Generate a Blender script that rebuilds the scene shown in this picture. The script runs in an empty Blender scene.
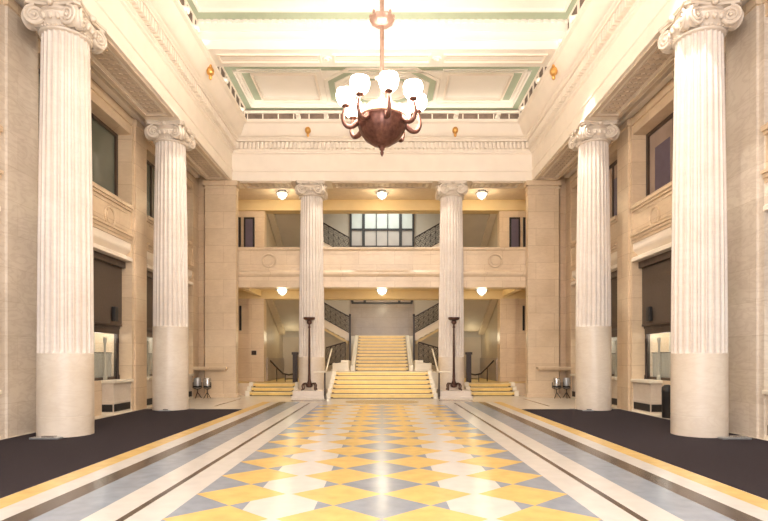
import bpy, bmesh, math, random
from mathutils import Vector, Matrix
random.seed(7)
PI = math.pi
sc = bpy.context.scene
C = sc.collection

# ------------------------------------------------------------------ camera
cam_d = bpy.data.cameras.new('camera')
cam = bpy.data.objects.new('camera', cam_d)
C.objects.link(cam)
cam.location = (0, 0, 1.45)
cam.rotation_euler = (PI / 2, 0, 0)
cam_d.sensor_fit = 'HORIZONTAL'
cam_d.sensor_width = 36
cam_d.lens = 545 / 768 * 36
cam_d.shift_x = 2 / 768
cam_d.shift_y = (358 - 260.5) / 768
cam_d.clip_end = 200
sc.camera = cam

# ------------------------------------------------------------------ world, big lights, exposure
w = bpy.data.worlds.new('world')
sc.world = w
w.use_nodes = True
bg = w.node_tree.nodes['Background']
bg.inputs[0].default_value = (1.0, 0.93, 0.89, 1)
bg.inputs[1].default_value = .9
sc.view_settings.view_transform = 'Standard'
sc.view_settings.look = 'None'
sc.view_settings.gamma = 1
sc.view_settings.use_curve_mapping = False
sc.view_settings.exposure = 0.84


def lamp(name, kind, loc, power, color=(1, .84, .66), size=.2, rot=None, aim=None, spot=None, sizey=None, blend=.5):
    d = bpy.data.lights.new(name, kind)
    d.energy = power
    d.color = color
    if kind == 'AREA':
        d.size = size
        if sizey:
            d.shape = 'RECTANGLE'
            d.size_y = sizey
    else:
        d.shadow_soft_size = size
    if kind == 'SPOT':
        d.spot_size = spot or 1.2
        d.spot_blend = blend
    o = bpy.data.objects.new(name, d)
    C.objects.link(o)
    o.location = loc
    if aim is not None:
        o.rotation_euler = (Vector(aim) - Vector(loc)).to_track_quat('-Z', 'Y').to_euler()
    elif rot is not None:
        o.rotation_euler = rot
    return o


WARM = (1, .86, .70)
# unseen area lamp added behind the camera to fill the hall
lamp('rear_area_fill', 'AREA', (0, -4.5, 4.2), 600, (.95, .95, 1), 9, rot=(PI / 2, 0, 0), sizey=7)
# unseen point lamp added high up near the camera for more brightness
lamp('rear_point_fill', 'POINT', (0, 2.6, 7.4), 480, WARM, .5)
# concealed cove lamps along the cornice lip, washing the ceiling
for s_ in (-1, 1):
    lamp('cove_light', 'AREA', (s_ * 4.9, 11.5, 10.05), 20, (1, .90, .78), .25, rot=(PI, 0, 0), sizey=17)
lamp('cove_light', 'AREA', (0, 19.7, 10.0), 22, (1, .90, .78), 9.5, rot=(PI, 0, 0), sizey=.25)
# ornament track spotlights on the cornice
lamp('track_spot_light', 'SPOT', (4.60, 8.9, 9.75), 360, (1, .95, .88), .03, aim=(5.95, 10.2, 5.0), spot=.95)
lamp('track_spot_light', 'SPOT', (4.60, 14.0, 9.75), 330, (1, .92, .82), .03, aim=(5.95, 15.3, 4.6), spot=.68)
lamp('track_spot_light', 'SPOT', (-4.60, 14.0, 9.75), 260, (1, .90, .78), .03, aim=(-5.95, 15.3, 4.0), spot=.55)
lamp('track_spot_light', 'SPOT', (-4.60, 8.9, 9.75), 60, (1, .90, .78), .03, aim=(-5.95, 10.2, 4.0), spot=.55)
for s_ in (-1, 1):
    lamp('track_spot_light', 'SPOT', (s_ * 1.55, 15.0, 9.75), 750, (1, .88, .70), .04, aim=(s_ * .4, 20.8, .8), spot=.42, blend=.8)
lamp('track_spot_light', 'SPOT', (-1.4, 18.9, 9.75), 300, (1, .90, .78), .03, aim=(-2.6, 20.2, 4.0), spot=.6)
lamp('track_spot_light', 'SPOT', (1.4, 18.9, 9.75), 300, (1, .90, .78), .03, aim=(2.6, 20.2, 4.0), spot=.6)


# ------------------------------------------------------------------ materials
def new_mat(name):
    m = bpy.data.materials.new(name)
    m.use_nodes = True
    nt = m.node_tree
    return m, nt, nt.nodes['Principled BSDF']


def N(nt, t, **kw):
    n = nt.nodes.new(t)
    for k, v in kw.items():
        setattr(n, k, v)
    return n


def plain(name, col, rough=.5, metal=0, var=.06, scale=6, bump=0, spec=.5, coat=0, stretch=(1, 1, 1), detail=5, distortion=0):
    m, nt, p = new_mat(name)
    g = N(nt, 'ShaderNodeNewGeometry')
    mp = N(nt, 'ShaderNodeMapping')
    mp.inputs['Scale'].default_value = stretch
    nt.links.new(g.outputs['Position'], mp.inputs['Vector'])
    n = N(nt, 'ShaderNodeTexNoise')
    n.inputs['Scale'].default_value = scale
    n.inputs['Detail'].default_value = detail
    n.inputs['Distortion'].default_value = distortion
    nt.links.new(mp.outputs['Vector'], n.inputs['Vector'])
    r = N(nt, 'ShaderNodeValToRGB')
    r.color_ramp.elements[0].position = .3
    r.color_ramp.elements[1].position = .7
    r.color_ramp.elements[0].color = tuple(max(0, c * (1 - var)) for c in col) + (1,)
    r.color_ramp.elements[1].color = tuple(min(1, c * (1 + var)) for c in col) + (1,)
    nt.links.new(n.outputs['Fac'], r.inputs['Fac'])
    nt.links.new(r.outputs['Color'], p.inputs['Base Color'])
    p.inputs['Roughness'].default_value = rough
    p.inputs['Metallic'].default_value = metal
    p.inputs['Specular IOR Level'].default_value = spec
    p.inputs['Coat Weight'].default_value = coat
    if bump:
        b = N(nt, 'ShaderNodeBump')
        b.inputs['Strength'].default_value = bump
        b.inputs['Distance'].default_value = .01
        nt.links.new(n.outputs['Fac'], b.inputs['Height'])
        nt.links.new(b.outputs['Normal'], p.inputs['Normal'])
    return m


def stone(name, col, dark, vein, rough=.35, bw=1.35, bh=.62, joint=.007, joint_col=None, vein_amt=.35, joints=True):
    """polished cream marble cut in ashlar blocks; the courses run over x+y so that they meet round the corners"""
    m, nt, p = new_mat(name)
    L = nt.links.new
    g = N(nt, 'ShaderNodeNewGeometry')
    n1 = N(nt, 'ShaderNodeTexNoise')
    n1.inputs['Scale'].default_value = 1.1
    n1.inputs['Detail'].default_value = 8
    n1.inputs['Roughness'].default_value = .6
    L(g.outputs['Position'], n1.inputs['Vector'])
    mp = N(nt, 'ShaderNodeMapping')
    mp.inputs['Rotation'].default_value = (.35, .3, 0)
    mp.inputs['Scale'].default_value = (1, 1, 3.2)
    L(g.outputs['Position'], mp.inputs['Vector'])
    n2 = N(nt, 'ShaderNodeTexNoise')
    n2.inputs['Scale'].default_value = 1.6
    n2.inputs['Detail'].default_value = 6
    n2.inputs['Distortion'].default_value = 1.6
    L(mp.outputs['Vector'], n2.inputs['Vector'])
    r1 = N(nt, 'ShaderNodeValToRGB')
    r1.color_ramp.elements[0].position = .32
    r1.color_ramp.elements[1].position = .66
    r1.color_ramp.elements[0].color = dark + (1,)
    r1.color_ramp.elements[1].color = col + (1,)
    L(n1.outputs['Fac'], r1.inputs['Fac'])
    r2 = N(nt, 'ShaderNodeValToRGB')
    e = r2.color_ramp.elements
    e[0].position = .42
    e[0].color = (0, 0, 0, 1)
    e[1].position = .58
    e[1].color = (0, 0, 0, 1)
    k = e.new(.5)
    k.color = (1, 1, 1, 1)
    L(n2.outputs['Fac'], r2.inputs['Fac'])
    mu = N(nt, 'ShaderNodeMath', operation='MULTIPLY')
    mu.inputs[1].default_value = vein_amt * .55
    L(r2.outputs['Color'], mu.inputs[0])
    mx = N(nt, 'ShaderNodeMixRGB')
    mx.inputs['Color2'].default_value = vein + (1,)
    L(mu.outputs[0], mx.inputs['Fac'])
    L(r1.outputs['Color'], mx.inputs['Color1'])
    out = mx.outputs['Color']
    if joints:
        sx = N(nt, 'ShaderNodeSeparateXYZ')
        L(g.outputs['Position'], sx.inputs[0])
        ad = N(nt, 'ShaderNodeMath', operation='ADD')
        L(sx.outputs['X'], ad.inputs[0])
        L(sx.outputs['Y'], ad.inputs[1])
        cb = N(nt, 'ShaderNodeCombineXYZ')
        L(ad.outputs[0], cb.inputs['X'])
        L(sx.outputs['Z'], cb.inputs['Y'])
        br = N(nt, 'ShaderNodeTexBrick')
        br.inputs['Scale'].default_value = 1
        br.inputs['Brick Width'].default_value = bw
        br.inputs['Row Height'].default_value = bh
        br.inputs['Mortar Size'].default_value = joint
        br.inputs['Mortar Smooth'].default_value = .3
        br.inputs['Bias'].default_value = 0
        br.inputs['Color1'].default_value = (1, 1, 1, 1)
        br.inputs['Color2'].default_value = (.91, .90, .88, 1)
        br.inputs['Mortar'].default_value = (joint_col or (.74, .68, .60)) + (1,)
        L(cb.outputs[0], br.inputs['Vector'])
        m2 = N(nt, 'ShaderNodeMixRGB', blend_type='MULTIPLY')
        m2.inputs['Fac'].default_value = 1
        L(out, m2.inputs['Color1'])
        L(br.outputs['Color'], m2.inputs['Color2'])
        out = m2.outputs['Color']
    L(out, p.inputs['Base Color'])
    p.inputs['Roughness'].default_value = rough
    return m


def emit(name, col, strength, base=(1, 1, 1)):
    m, nt, p = new_mat(name)
    p.inputs['Base Color'].default_value = base + (1,)
    p.inputs['Emission Color'].default_value = col + (1,)
    p.inputs['Emission Strength'].default_value = strength
    p.inputs['Roughness'].default_value = .3
    return m


def glass(name, col, rough=.05, alpha=.35):
    m, nt, p = new_mat(name)
    tr = N(nt, 'ShaderNodeBsdfTransparent')
    tr.inputs[0].default_value = (1, 1, 1, 1)
    mx = N(nt, 'ShaderNodeMixShader')
    mx.inputs[0].default_value = alpha
    p.inputs['Base Color'].default_value = col + (1,)
    p.inputs['Roughness'].default_value = rough
    nt.links.new(tr.outputs[0], mx.inputs[1])
    nt.links.new(p.outputs[0], mx.inputs[2])
    nt.links.new(mx.outputs[0], nt.nodes['Material Output'].inputs['Surface'])
    return m


M = {}
M['wall'] = stone('cream_marble_ashlar', (.82, .65, .47), (.72, .55, .37), (.56, .40, .26), rough=.3)
M['pier'] = stone('polished_grey_cream_marble', (.76, .67, .57), (.65, .56, .46), (.46, .35, .27), rough=.22, vein_amt=.5, joint_col=(.86, .83, .79))
M['column'] = stone('column_marble', (.78, .705, .635), (.70, .61, .53), (.56, .47, .43), rough=.4, joints=False, vein_amt=.35)
M['drum'] = stone('column_drum_marble', (.78, .69, .59), (.69, .59, .48), (.58, .46, .36), rough=.35, joints=False, vein_amt=.4)
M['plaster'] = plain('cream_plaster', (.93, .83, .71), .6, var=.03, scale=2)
M['white'] = plain('ivory_paint', (.90, .84, .75), .55, var=.02, scale=2)
M['green'] = plain('sage_green_paint', (.40, .46, .33), .55, var=.05, scale=3)
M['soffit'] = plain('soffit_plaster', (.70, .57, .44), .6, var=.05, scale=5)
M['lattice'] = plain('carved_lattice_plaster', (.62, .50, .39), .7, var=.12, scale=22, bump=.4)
M['ochre'] = plain('ochre_painted_plaster', (.72, .55, .29), .5, var=.03, scale=3)
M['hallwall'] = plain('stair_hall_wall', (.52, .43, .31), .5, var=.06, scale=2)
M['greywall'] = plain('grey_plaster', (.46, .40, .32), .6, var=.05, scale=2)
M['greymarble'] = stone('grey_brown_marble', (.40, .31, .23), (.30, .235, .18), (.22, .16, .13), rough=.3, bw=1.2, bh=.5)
M['fcream'] = plain('floor_cream_marble', (.76, .69, .59), .22, spec=.5, var=.05, scale=3)
M['fyellow'] = plain('floor_yellow_marble', (.76, .53, .19), .22, spec=.5, var=.10, scale=5)
M['fgrey'] = plain('floor_blue_grey_marble', (.28, .33, .41), .22, spec=.5, var=.12, scale=5)
M['fwhite'] = plain('floor_white_marble', (.68, .66, .64), .22, spec=.5, var=.05, scale=5)
M['fdark'] = plain('floor_dark_marble', (.085, .065, .055), .22, spec=.5, var=.3, scale=5)
M['fbrown'] = plain('floor_brown_marble', (.20, .155, .125), .2, var=.3, scale=7)
M['carpet'] = plain('charcoal_carpet', (.042, .034, .040), .95, var=.22, scale=90, bump=.4, spec=.1)
M['riser'] = plain('sienna_marble_riser', (.84, .60, .20), .3, var=.08, scale=4)
M['tread'] = plain('cream_marble_tread', (.84, .76, .62), .3, var=.04, scale=4)
M['steptread'] = plain('pale_sienna_tread', (.86, .68, .34), .3, var=.05, scale=4)
M['riserfoot'] = plain('dark_riser_strip', (.09, .055, .03), .4, var=.1, scale=10)
M['iron'] = plain('bronzed_iron', (.045, .032, .026), .4, metal=.5, var=.25, scale=20)
M['bronze'] = plain('torchere_bronze', (.10, .048, .036), .38, metal=.55, var=.25, scale=15)
M['chbronze'] = plain('chandelier_bronze', (.19, .085, .065), .3, metal=.6, var=.3, scale=14)
M['rod'] = plain('copper_bronze_rod', (.45, .29, .23), .35, metal=.6, var=.1, scale=12)
M['gold'] = plain('gilt_metal', (.72, .40, .12), .3, metal=.8, var=.15, scale=15)
M['giltlight'] = plain('pale_gilt', (.85, .62, .40), .4, metal=.3, var=.1, scale=15)
M['globe'] = emit('lit_opal_glass', (1, .90, .77), 23)
M['bowlglow'] = emit('lit_opal_bowl', (1, .86, .68), .15, (.20, .14, .085))
M['lampglass'] = emit('lit_lamp_glass', (1, .92, .76), 3)
M['darkwood'] = plain('dark_wood', (.07, .043, .028), .35, var=.3, scale=5, stretch=(1, 1, .15))
M['blind'] = plain('brown_blind_fabric', (.105, .075, .055), .75, var=.12, scale=30)
M['black'] = plain('black_grille', (.02, .018, .018), .45, var=.2, scale=40)
M['slot_shade'] = plain('painted_slot_shade', (.17, .12, .09), .7, var=.3, scale=6)  # shade of the cornice slot, painted as a brown tone
M['steel'] = plain('bright_steel', (.62, .61, .60), .25, metal=.9, var=.08, scale=8)
M['greybox'] = plain('brushed_grey_metal', (.42, .43, .45), .4, metal=.7, var=.08, scale=20)
M['pane_dark'] = plain('dark_green_window_glass', (.13, .14, .11), .08, var=.15, scale=.8)
M['pane_rose'] = plain('rose_window_glass', (.42, .31, .25), .08, var=.2, scale=.8)
M['pane_violet'] = plain('violet_curtain_cloth', (.11, .085, .12), .5, var=.1, scale=4)
M['pane_pale'] = plain('frosted_window_pane', (.62, .66, .62), .25, var=.06, scale=2)
M['pane_pale_low'] = plain('frosted_lower_pane', (.44, .40, .37), .25, var=.06, scale=2)
M['blackframe'] = plain('black_window_frame', (.015, .013, .012), .4, var=.1)
M['boothwhite'] = plain('booth_back_wall', (.80, .78, .68), .6, var=.03)
M['curtain'] = plain('grey_net_curtain', (.45, .43, .36), .8, var=.1, scale=14, stretch=(1, 1, .1))
M['clearglass'] = glass('clear_glass', (.75, .8, .75), .03, .12)


# ------------------------------------------------------------------ mesh builder
class MB:
    def __init__(self):
        self.v = []
        self.f = []
        self.mi = []
        self.mats = []
        self.cur = 0

    def mat(self, key):
        if key not in self.mats:
            self.mats.append(key)
        self.cur = self.mats.index(key)
        return self

    def face(self, idx):
        self.f.append(tuple(idx))
        self.mi.append(self.cur)

    def poly(self, pts):
        b = len(self.v)
        self.v += [tuple(p) for p in pts]
        self.face(range(b, b + len(pts)))

    def box(self, x0, x1, y0, y1, z0, z1):
        if x0 > x1: x0, x1 = x1, x0
        if y0 > y1: y0, y1 = y1, y0
        if z0 > z1: z0, z1 = z1, z0
        b = len(self.v)
        self.v += [(x0, y0, z0), (x1, y0, z0), (x1, y1, z0), (x0, y1, z0), (x0, y0, z1), (x1, y0, z1), (x1, y1, z1), (x0, y1, z1)]
        for q in ((0, 3, 2, 1), (4, 5, 6, 7), (0, 1, 5, 4), (1, 2, 6, 5), (2, 3, 7, 6), (3, 0, 4, 7)):
            self.face([b + i for i in q])
        return self

    def prism(self, pts, d):
        """closed outline pts (3-D) swept by vector d"""
        b = len(self.v)
        n = len(pts)
        self.v += [tuple(p) for p in pts] + [tuple(Vector(p) + Vector(d)) for p in pts]
        self.face(list(range(b + n - 1, b - 1, -1)))
        self.face(list(range(b + n, b + 2 * n)))
        for i in range(n):
            j = (i + 1) % n
            self.face([b + i, b + j, b + n + j, b + n + i])
        return self

    def lathe(self, prof, seg=32, c=(0, 0, 0), cap=True, a0=0, fn=None):
        """prof: list of (r, z)"""
        b = len(self.v)
        for r, z in prof:
            for k in range(seg):
                a = a0 + 2 * PI * k / seg
                rr = r * (fn(a, z) if fn else 1)
                self.v.append((c[0] + rr * math.cos(a), c[1] + rr * math.sin(a), c[2] + z))
        for i in range(len(prof) - 1):
            for k in range(seg):
                k2 = (k + 1) % seg
                self.face([b + i * seg + k, b + i * seg + k2, b + (i + 1) * seg + k2, b + (i + 1) * seg + k])
        if cap:
            self.face([b + k for k in range(seg - 1, -1, -1)])
            t = b + (len(prof) - 1) * seg
            self.face([t + k for k in range(seg)])
        return self

    def tube(self, pts, r, seg=8, cap=True, closed=False):
        pts = [Vector(p) for p in pts]
        n = len(pts)
        rs = r if isinstance(r, (list, tuple)) else [r] * n
        b = len(self.v)
        up = None
        for i, p in enumerate(pts):
            if closed:
                t = pts[(i + 1) % n] - pts[i - 1]
            else:
                t = pts[min(i + 1, n - 1)] - pts[max(i - 1, 0)]
            t.normalize()
            if up is None:
                up = Vector((0, 0, 1)) if abs(t.z) < .9 else Vector((1, 0, 0))
            x = up.cross(t)
            if x.length < 1e-5:
                x = Vector((0, 1, 0)).cross(t)
            x.normalize()
            y = t.cross(x)
            up = y
            for k in range(seg):
                a = 2 * PI * k / seg + PI / seg
                q = p + (x * math.cos(a) + y * math.sin(a)) * rs[i]
                self.v.append(tuple(q))
        m = n if closed else n - 1
        for i in range(m):
            i2 = (i + 1) % n
            for k in range(seg):
                k2 = (k + 1) % seg
                self.face([b + i * seg + k, b + i * seg + k2, b + i2 * seg + k2, b + i2 * seg + k])
        if cap and not closed:
            self.face([b + k for k in range(seg - 1, -1, -1)])
            t = b + (n - 1) * seg
            self.face([t + k for k in range(seg)])
        return self

    def sphere(self, c, r, seg=16, rings=10, sz=1, sx=1, sy=1):
        prof = []
        for i in range(rings + 1):
            a = -PI / 2 + PI * i / rings
            prof.append((max(1e-4, r * math.cos(a)), r * sz * math.sin(a)))
        b0 = len(self.v)
        self.lathe(prof, seg, c)
        if sx != 1 or sy != 1:
            for i in range(b0, len(self.v)):
                v = self.v[i]
                self.v[i] = (c[0] + (v[0] - c[0]) * sx, c[1] + (v[1] - c[1]) * sy, v[2])
        return self

    def sweep(self, path, prof, closed_prof=True):
        """path: list of (x,y) with mitre normals toward +p; prof: list of (p, z).  path points carry offset dirs"""
        b = len(self.v)
        n = len(prof)
        for (px, py, dx, dy) in path:
            for (p, z) in prof:
                self.v.append((px + dx * p, py + dy * p, z))
        for i in range(len(path) - 1):
            for k in range(n if closed_prof else n - 1):
                k2 = (k + 1) % n
                self.face([b + i * n + k, b + (i + 1) * n + k, b + (i + 1) * n + k2, b + i * n + k2])
        if closed_prof:
            self.face([b + k for k in range(n)])
            t = b + (len(path) - 1) * n
            self.face([t + k for k in range(n - 1, -1, -1)])
        return self

    def build(self, name, mat=None, parent=None, smooth=None, bevel=0):
        me = bpy.data.meshes.new(name)
        me.from_pydata(self.v, [], self.f)
        keys = self.mats or [mat]
        for k in keys:
            me.materials.append(M[k])
        if self.mats:
            me.polygons.foreach_set('material_index', self.mi)
        bm = bmesh.new()
        bm.from_mesh(me)
        bmesh.ops.recalc_face_normals(bm, faces=bm.faces)
        bm.to_mesh(me)
        bm.free()
        if smooth is not None:
            for p in me.polygons:
                p.use_smooth = True
            me.set_sharp_from_angle(angle=math.radians(smooth))
        me.update()
        o = bpy.data.objects.new(name, me)
        C.objects.link(o)
        if parent:
            o.parent = parent
        if bevel:
            bv = o.modifiers.new('bevel', 'BEVEL')
            bv.width = bevel
            bv.segments = 2
            bv.limit_method = 'ANGLE'
        return o


def thing(name, label, cat, loc=(0, 0, 0), rz=0, group=None):
    o = bpy.data.objects.new(name, None)
    o.empty_display_size = .1
    C.objects.link(o)
    o.location = loc
    o.rotation_euler = (0, 0, rz)
    return tag(o, label, cat, group)


def tag(o, label, cat, group=None):
    o['label'] = label
    o['category'] = cat
    o['kind'] = 'thing'
    if group:
        o['group'] = group
    return o


def struct(o):
    o['kind'] = 'structure'
    return o


def dup(root, loc, label, rz=None, group=None, mirror=False):
    r = root.copy()
    C.objects.link(r)
    r.location = loc
    if rz is not None:
        r.rotation_euler = (0, 0, rz)
    if mirror:
        r.scale = (-1, 1, 1)
    r['label'] = label
    if group:
        r['group'] = group
    for ch in list(root.children):
        c = ch.copy()
        C.objects.link(c)
        c.parent = r
        for g in list(ch.children):
            d = g.copy()
            C.objects.link(d)
            d.parent = c
    return r


# ------------------------------------------------------------------ dimensions
YB = 20.0            # back frieze plane
XF = 5.5             # side frieze plane
ZS = 7.95            # soffit
COLX = 5.97
COLY = (10.32, 15.4)
RCX, RCY = 2.6, 20.47
Y0 = -3.5            # hall start (behind the camera)
CEIL = 10.7
XW = 6.85            # pier face
XR = 7.3             # recess plane

# ------------------------------------------------------------------ floor: one mesh, inlaid stones
f = MB()
f.mat('fcream').box(-7.6, 7.6, Y0, 21.69, -.2, 0)


def inlay(key, pts, z=.0015):
    f.mat(key)
    f.poly([(x, y, z) for x, y in pts])


def rect(key, x0, x1, y0, y1, z=.0015):
    inlay(key, [(x0, y0), (x1, y0), (x1, y1), (x0, y1)], z)


YE = 17.6
rect('fgrey', -1.97, 1.97, Y0, 16.9)
for s_ in (-1, 1):
    rect('fwhite', s_ * 1.97, s_ * 2.30, Y0, YE)
    rect('fdark', s_ * 2.30, s_ * 2.372, Y0, YE, .002)
    rect('fwhite', s_ * 2.372, s_ * 2.69, Y0, YE)
    rect('fgrey', s_ * 2.69, s_ * 3.146, Y0, YE + .4)
    rect('fdark', s_ * 3.146, s_ * 3.39, Y0, YE + .4, .002)
    rect('fwhite', s_ * 3.39, s_ * 3.66, Y0, YE + .4)
    rect('fyellow', s_ * 3.66, s_ * 3.93, Y0, YE + .4, .002)
    # dark border lines round the side piers
    rect('fdark', s_ * 5.0, s_ * 5.06, 16.4, 19.4, .002)
    rect('fgrey', s_ * 5.35, s_ * 6.5, 15.5, 15.62, .002)
for k in range(-10, 13):
    cy = 5.80 + .9 * k
    if cy > 16.6:
        continue
    for cx in (-1.50, -.48, .48, 1.50):
        inlay('fyellow', [(cx - .478, cy), (cx, cy - .45), (cx + .478, cy), (cx, cy + .45)], .003)
    for cx in (-.99, .99):
        y = cy + .45
        if y > 16.4:
            continue
        inlay('fwhite', [(cx + .065, y - .45), (cx + .34, y - .175), (cx + .34, y + .175), (cx + .065, y + .45), (cx - .065, y + .45), (cx - .34, y + .175), (cx - .34, y - .175), (cx - .065, y - .45)], .0025)
# oval medallion in front of the stair
rect('fwhite', -1.97, 1.97, 16.9, 19.3, .0012)
inlay('fbrown', [(1.22 * math.cos(a * PI / 24), 18.0 + .85 * math.sin(a * PI / 24)) for a in range(48)], .003)
inlay('fdark', [(.30 * math.cos(a * PI / 16), 18.0 + .25 * math.sin(a * PI / 16)) for a in range(32)], .0038)
for s_ in (-1, 1):
    rect('fbrown', s_ * 1.95, s_ * 3.1, 18.2, 18.9, .002)
struct(f.build('floor'))

# stair hall floors
f = MB()
f.mat('riser').box(-7.6, -2.3, 21.69, 28, -.2, .445)
f.box(2.3, 7.6, 21.69, 28, -.2, .445)
f.mat('fcream').box(-2.3, 2.3, 21.69, 28, -.2, -.02)
f.mat('wall').box(-6.6, -5.2, 21.3, 21.69, 0, .46)
f.box(5.2, 6.6, 21.3, 21.69, 0, .46)
struct(f.build('floor_stair_hall'))

# ------------------------------------------------------------------ side walls
BAYS = ((5.7, 9.77), (10.87, 14.93), (15.87, 19.75))


def side_wall(s, name):
    b = MB()
    # outer shell behind everything
    b.mat('wall').box(s * 7.9, s * 8.1, Y0, 20.6, 0, 8.6)
    b.mat('pier')
    b.box(s * XW, s * 7.9, Y0, 5.7, 0, 8.4)
    b.box(s * XW, s * 7.9, 9.77, 10.87, 0, 8.4)
    b.mat('wall')
    b.box(s * XW, s * 7.9, 14.93, 15.87, 0, 8.4)
    b.box(s * XW, s * 7.9, 19.75, 20.6, 0, 8.4)
    # shallow raised pilaster fields on the piers
    for y0, y1 in ((9.9, 10.74), (15.06, 15.74)):
        b.mat('pier' if y0 < 12 else 'wall')
        b.box(s * (XW - .05), s * (XW + .02), y0, y1, 0, 7.85)
        b.mat('wall').box(s * (XW - .10), s * (XW + .02), y0 - .06, y1 + .06, 7.85, 8.02)
        b.mat('pier')
    for (y0, y1) in BAYS:
        b.mat('wall')
        b.box(s * (XW + .02), s * 7.9, y0, y1, 7.56, 8.4)            # lintel
        b.box(s * (XW - .03), s * (XW + .05), y0, y1, 7.80, 7.98)
        b.box(s * (XW + .03), s * 7.9, y0, y1, 4.72, 5.50)            # spandrel
        b.box(s * (XW - .06), s * 7.4, y0, y1, 5.50, 5.60)            # sill
        b.box(s * (XW - .02), s * 7.0, y0, y1, 5.44, 5.50)
        b.box(s * (XW - .07), s * 7.0, y0, y1, 4.74, 4.80)            # string moulding
        b.box(s * (XW - .03), s * 7.0, y0, y1, 4.66, 4.74)
        b.box(s * (XW - .00), s * 7.0, y0, y1, 4.58, 4.66)
        prof = [(XW + .03, 4.60)] + [(XW + .03 + .16 * math.sin(i / 6 * PI / 2) ** 2, 4.42 - .22 * i / 6) for i in range(7)] + [(XW + .02, 4.20), (XW - .02, 4.16), (XW - .02, 4.08), (7.5, 4.08), (7.5, 4.60)]
        b.mat('plaster').prism([(s * px, y0, pz) for px, pz in prof], (0, y1 - y0, 0))
        cy = (y0 + y1) / 2
        b.mat('wall')
        for dy in (-.85, .85):                                         # wreath roundels
            ring = [(s * (XW + .02), cy + dy + .24 * math.cos(a * PI / 10), 5.02 + .24 * math.sin(a * PI / 10)) for a in range(20)]
            b.tube(ring, .035, 6, closed=True)
            b.prism([(s * (XW + .005), cy + dy + .17 * math.cos(a * PI / 8), 5.02 + .17 * math.sin(a * PI / 8)) for a in range(16)], (s * .04, 0, 0))
        # raised frame on the spandrel
        for z0, z1 in ((4.86, 4.89), (5.34, 5.37)):
            b.box(s * (XW + .012), s * (XW + .04), y0 + .25, y1 - .25, z0, z1)
    # aisle ceiling behind the colonnade beam
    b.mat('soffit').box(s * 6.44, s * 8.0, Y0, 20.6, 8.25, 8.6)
    b.mat('plaster').box(s * 6.44, s * 6.6, Y0, 20.0, 8.10, 8.25)
    b.box(s * 6.68, s * 6.86, Y0, 20.0, 8.06, 8.25)
    b.box(s * 6.60, s * 6.68, Y0, 20.0, 8.17, 8.25)
    struct(b.build(name))


side_wall(-1, 'wall_left')
side_wall(1, 'wall_right')

# upper windows of the bays (structure), each pane its own child
wn = 0
for s in (-1, 1):
    for (y0, y1) in BAYS:
        wn += 1
        b = MB()
        xw = s * 7.28
        b.mat('darkwood')
        for (a0, a1, z0, z1) in ((y0, y1, 5.60, 5.68), (y0, y1, 7.48, 7.56), (y0, y0 + .09, 5.68, 7.48), (y1 - .09, y1, 5.68, 7.48)):
            b.box(xw - .05, xw + .05, a0, a1, z0, z1)
        for t in (1 / 3, 2 / 3):
            yy = y0 + (y1 - y0) * t
            b.box(xw - .03, xw + .04, yy - .025, yy + .025, 5.68, 7.48)
        w_ = struct(b.build('window_%d' % wn))
        p = MB().mat('pane_dark' if s < 0 else 'pane_rose')
        p.box(xw + s * .01, xw + s * .03, y0 + .09, y1 - .09, 5.68, 7.48)
        p.build('pane', parent=w_)
        if s > 0:
            q = MB()
            for yy in (y0 + .5, y1 - 1.15):
                q.mat('pane_violet').box(xw - .004, xw + .008, yy, yy + .75, 5.75, 7.05)
            q.build('curtain', parent=w_)

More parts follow.
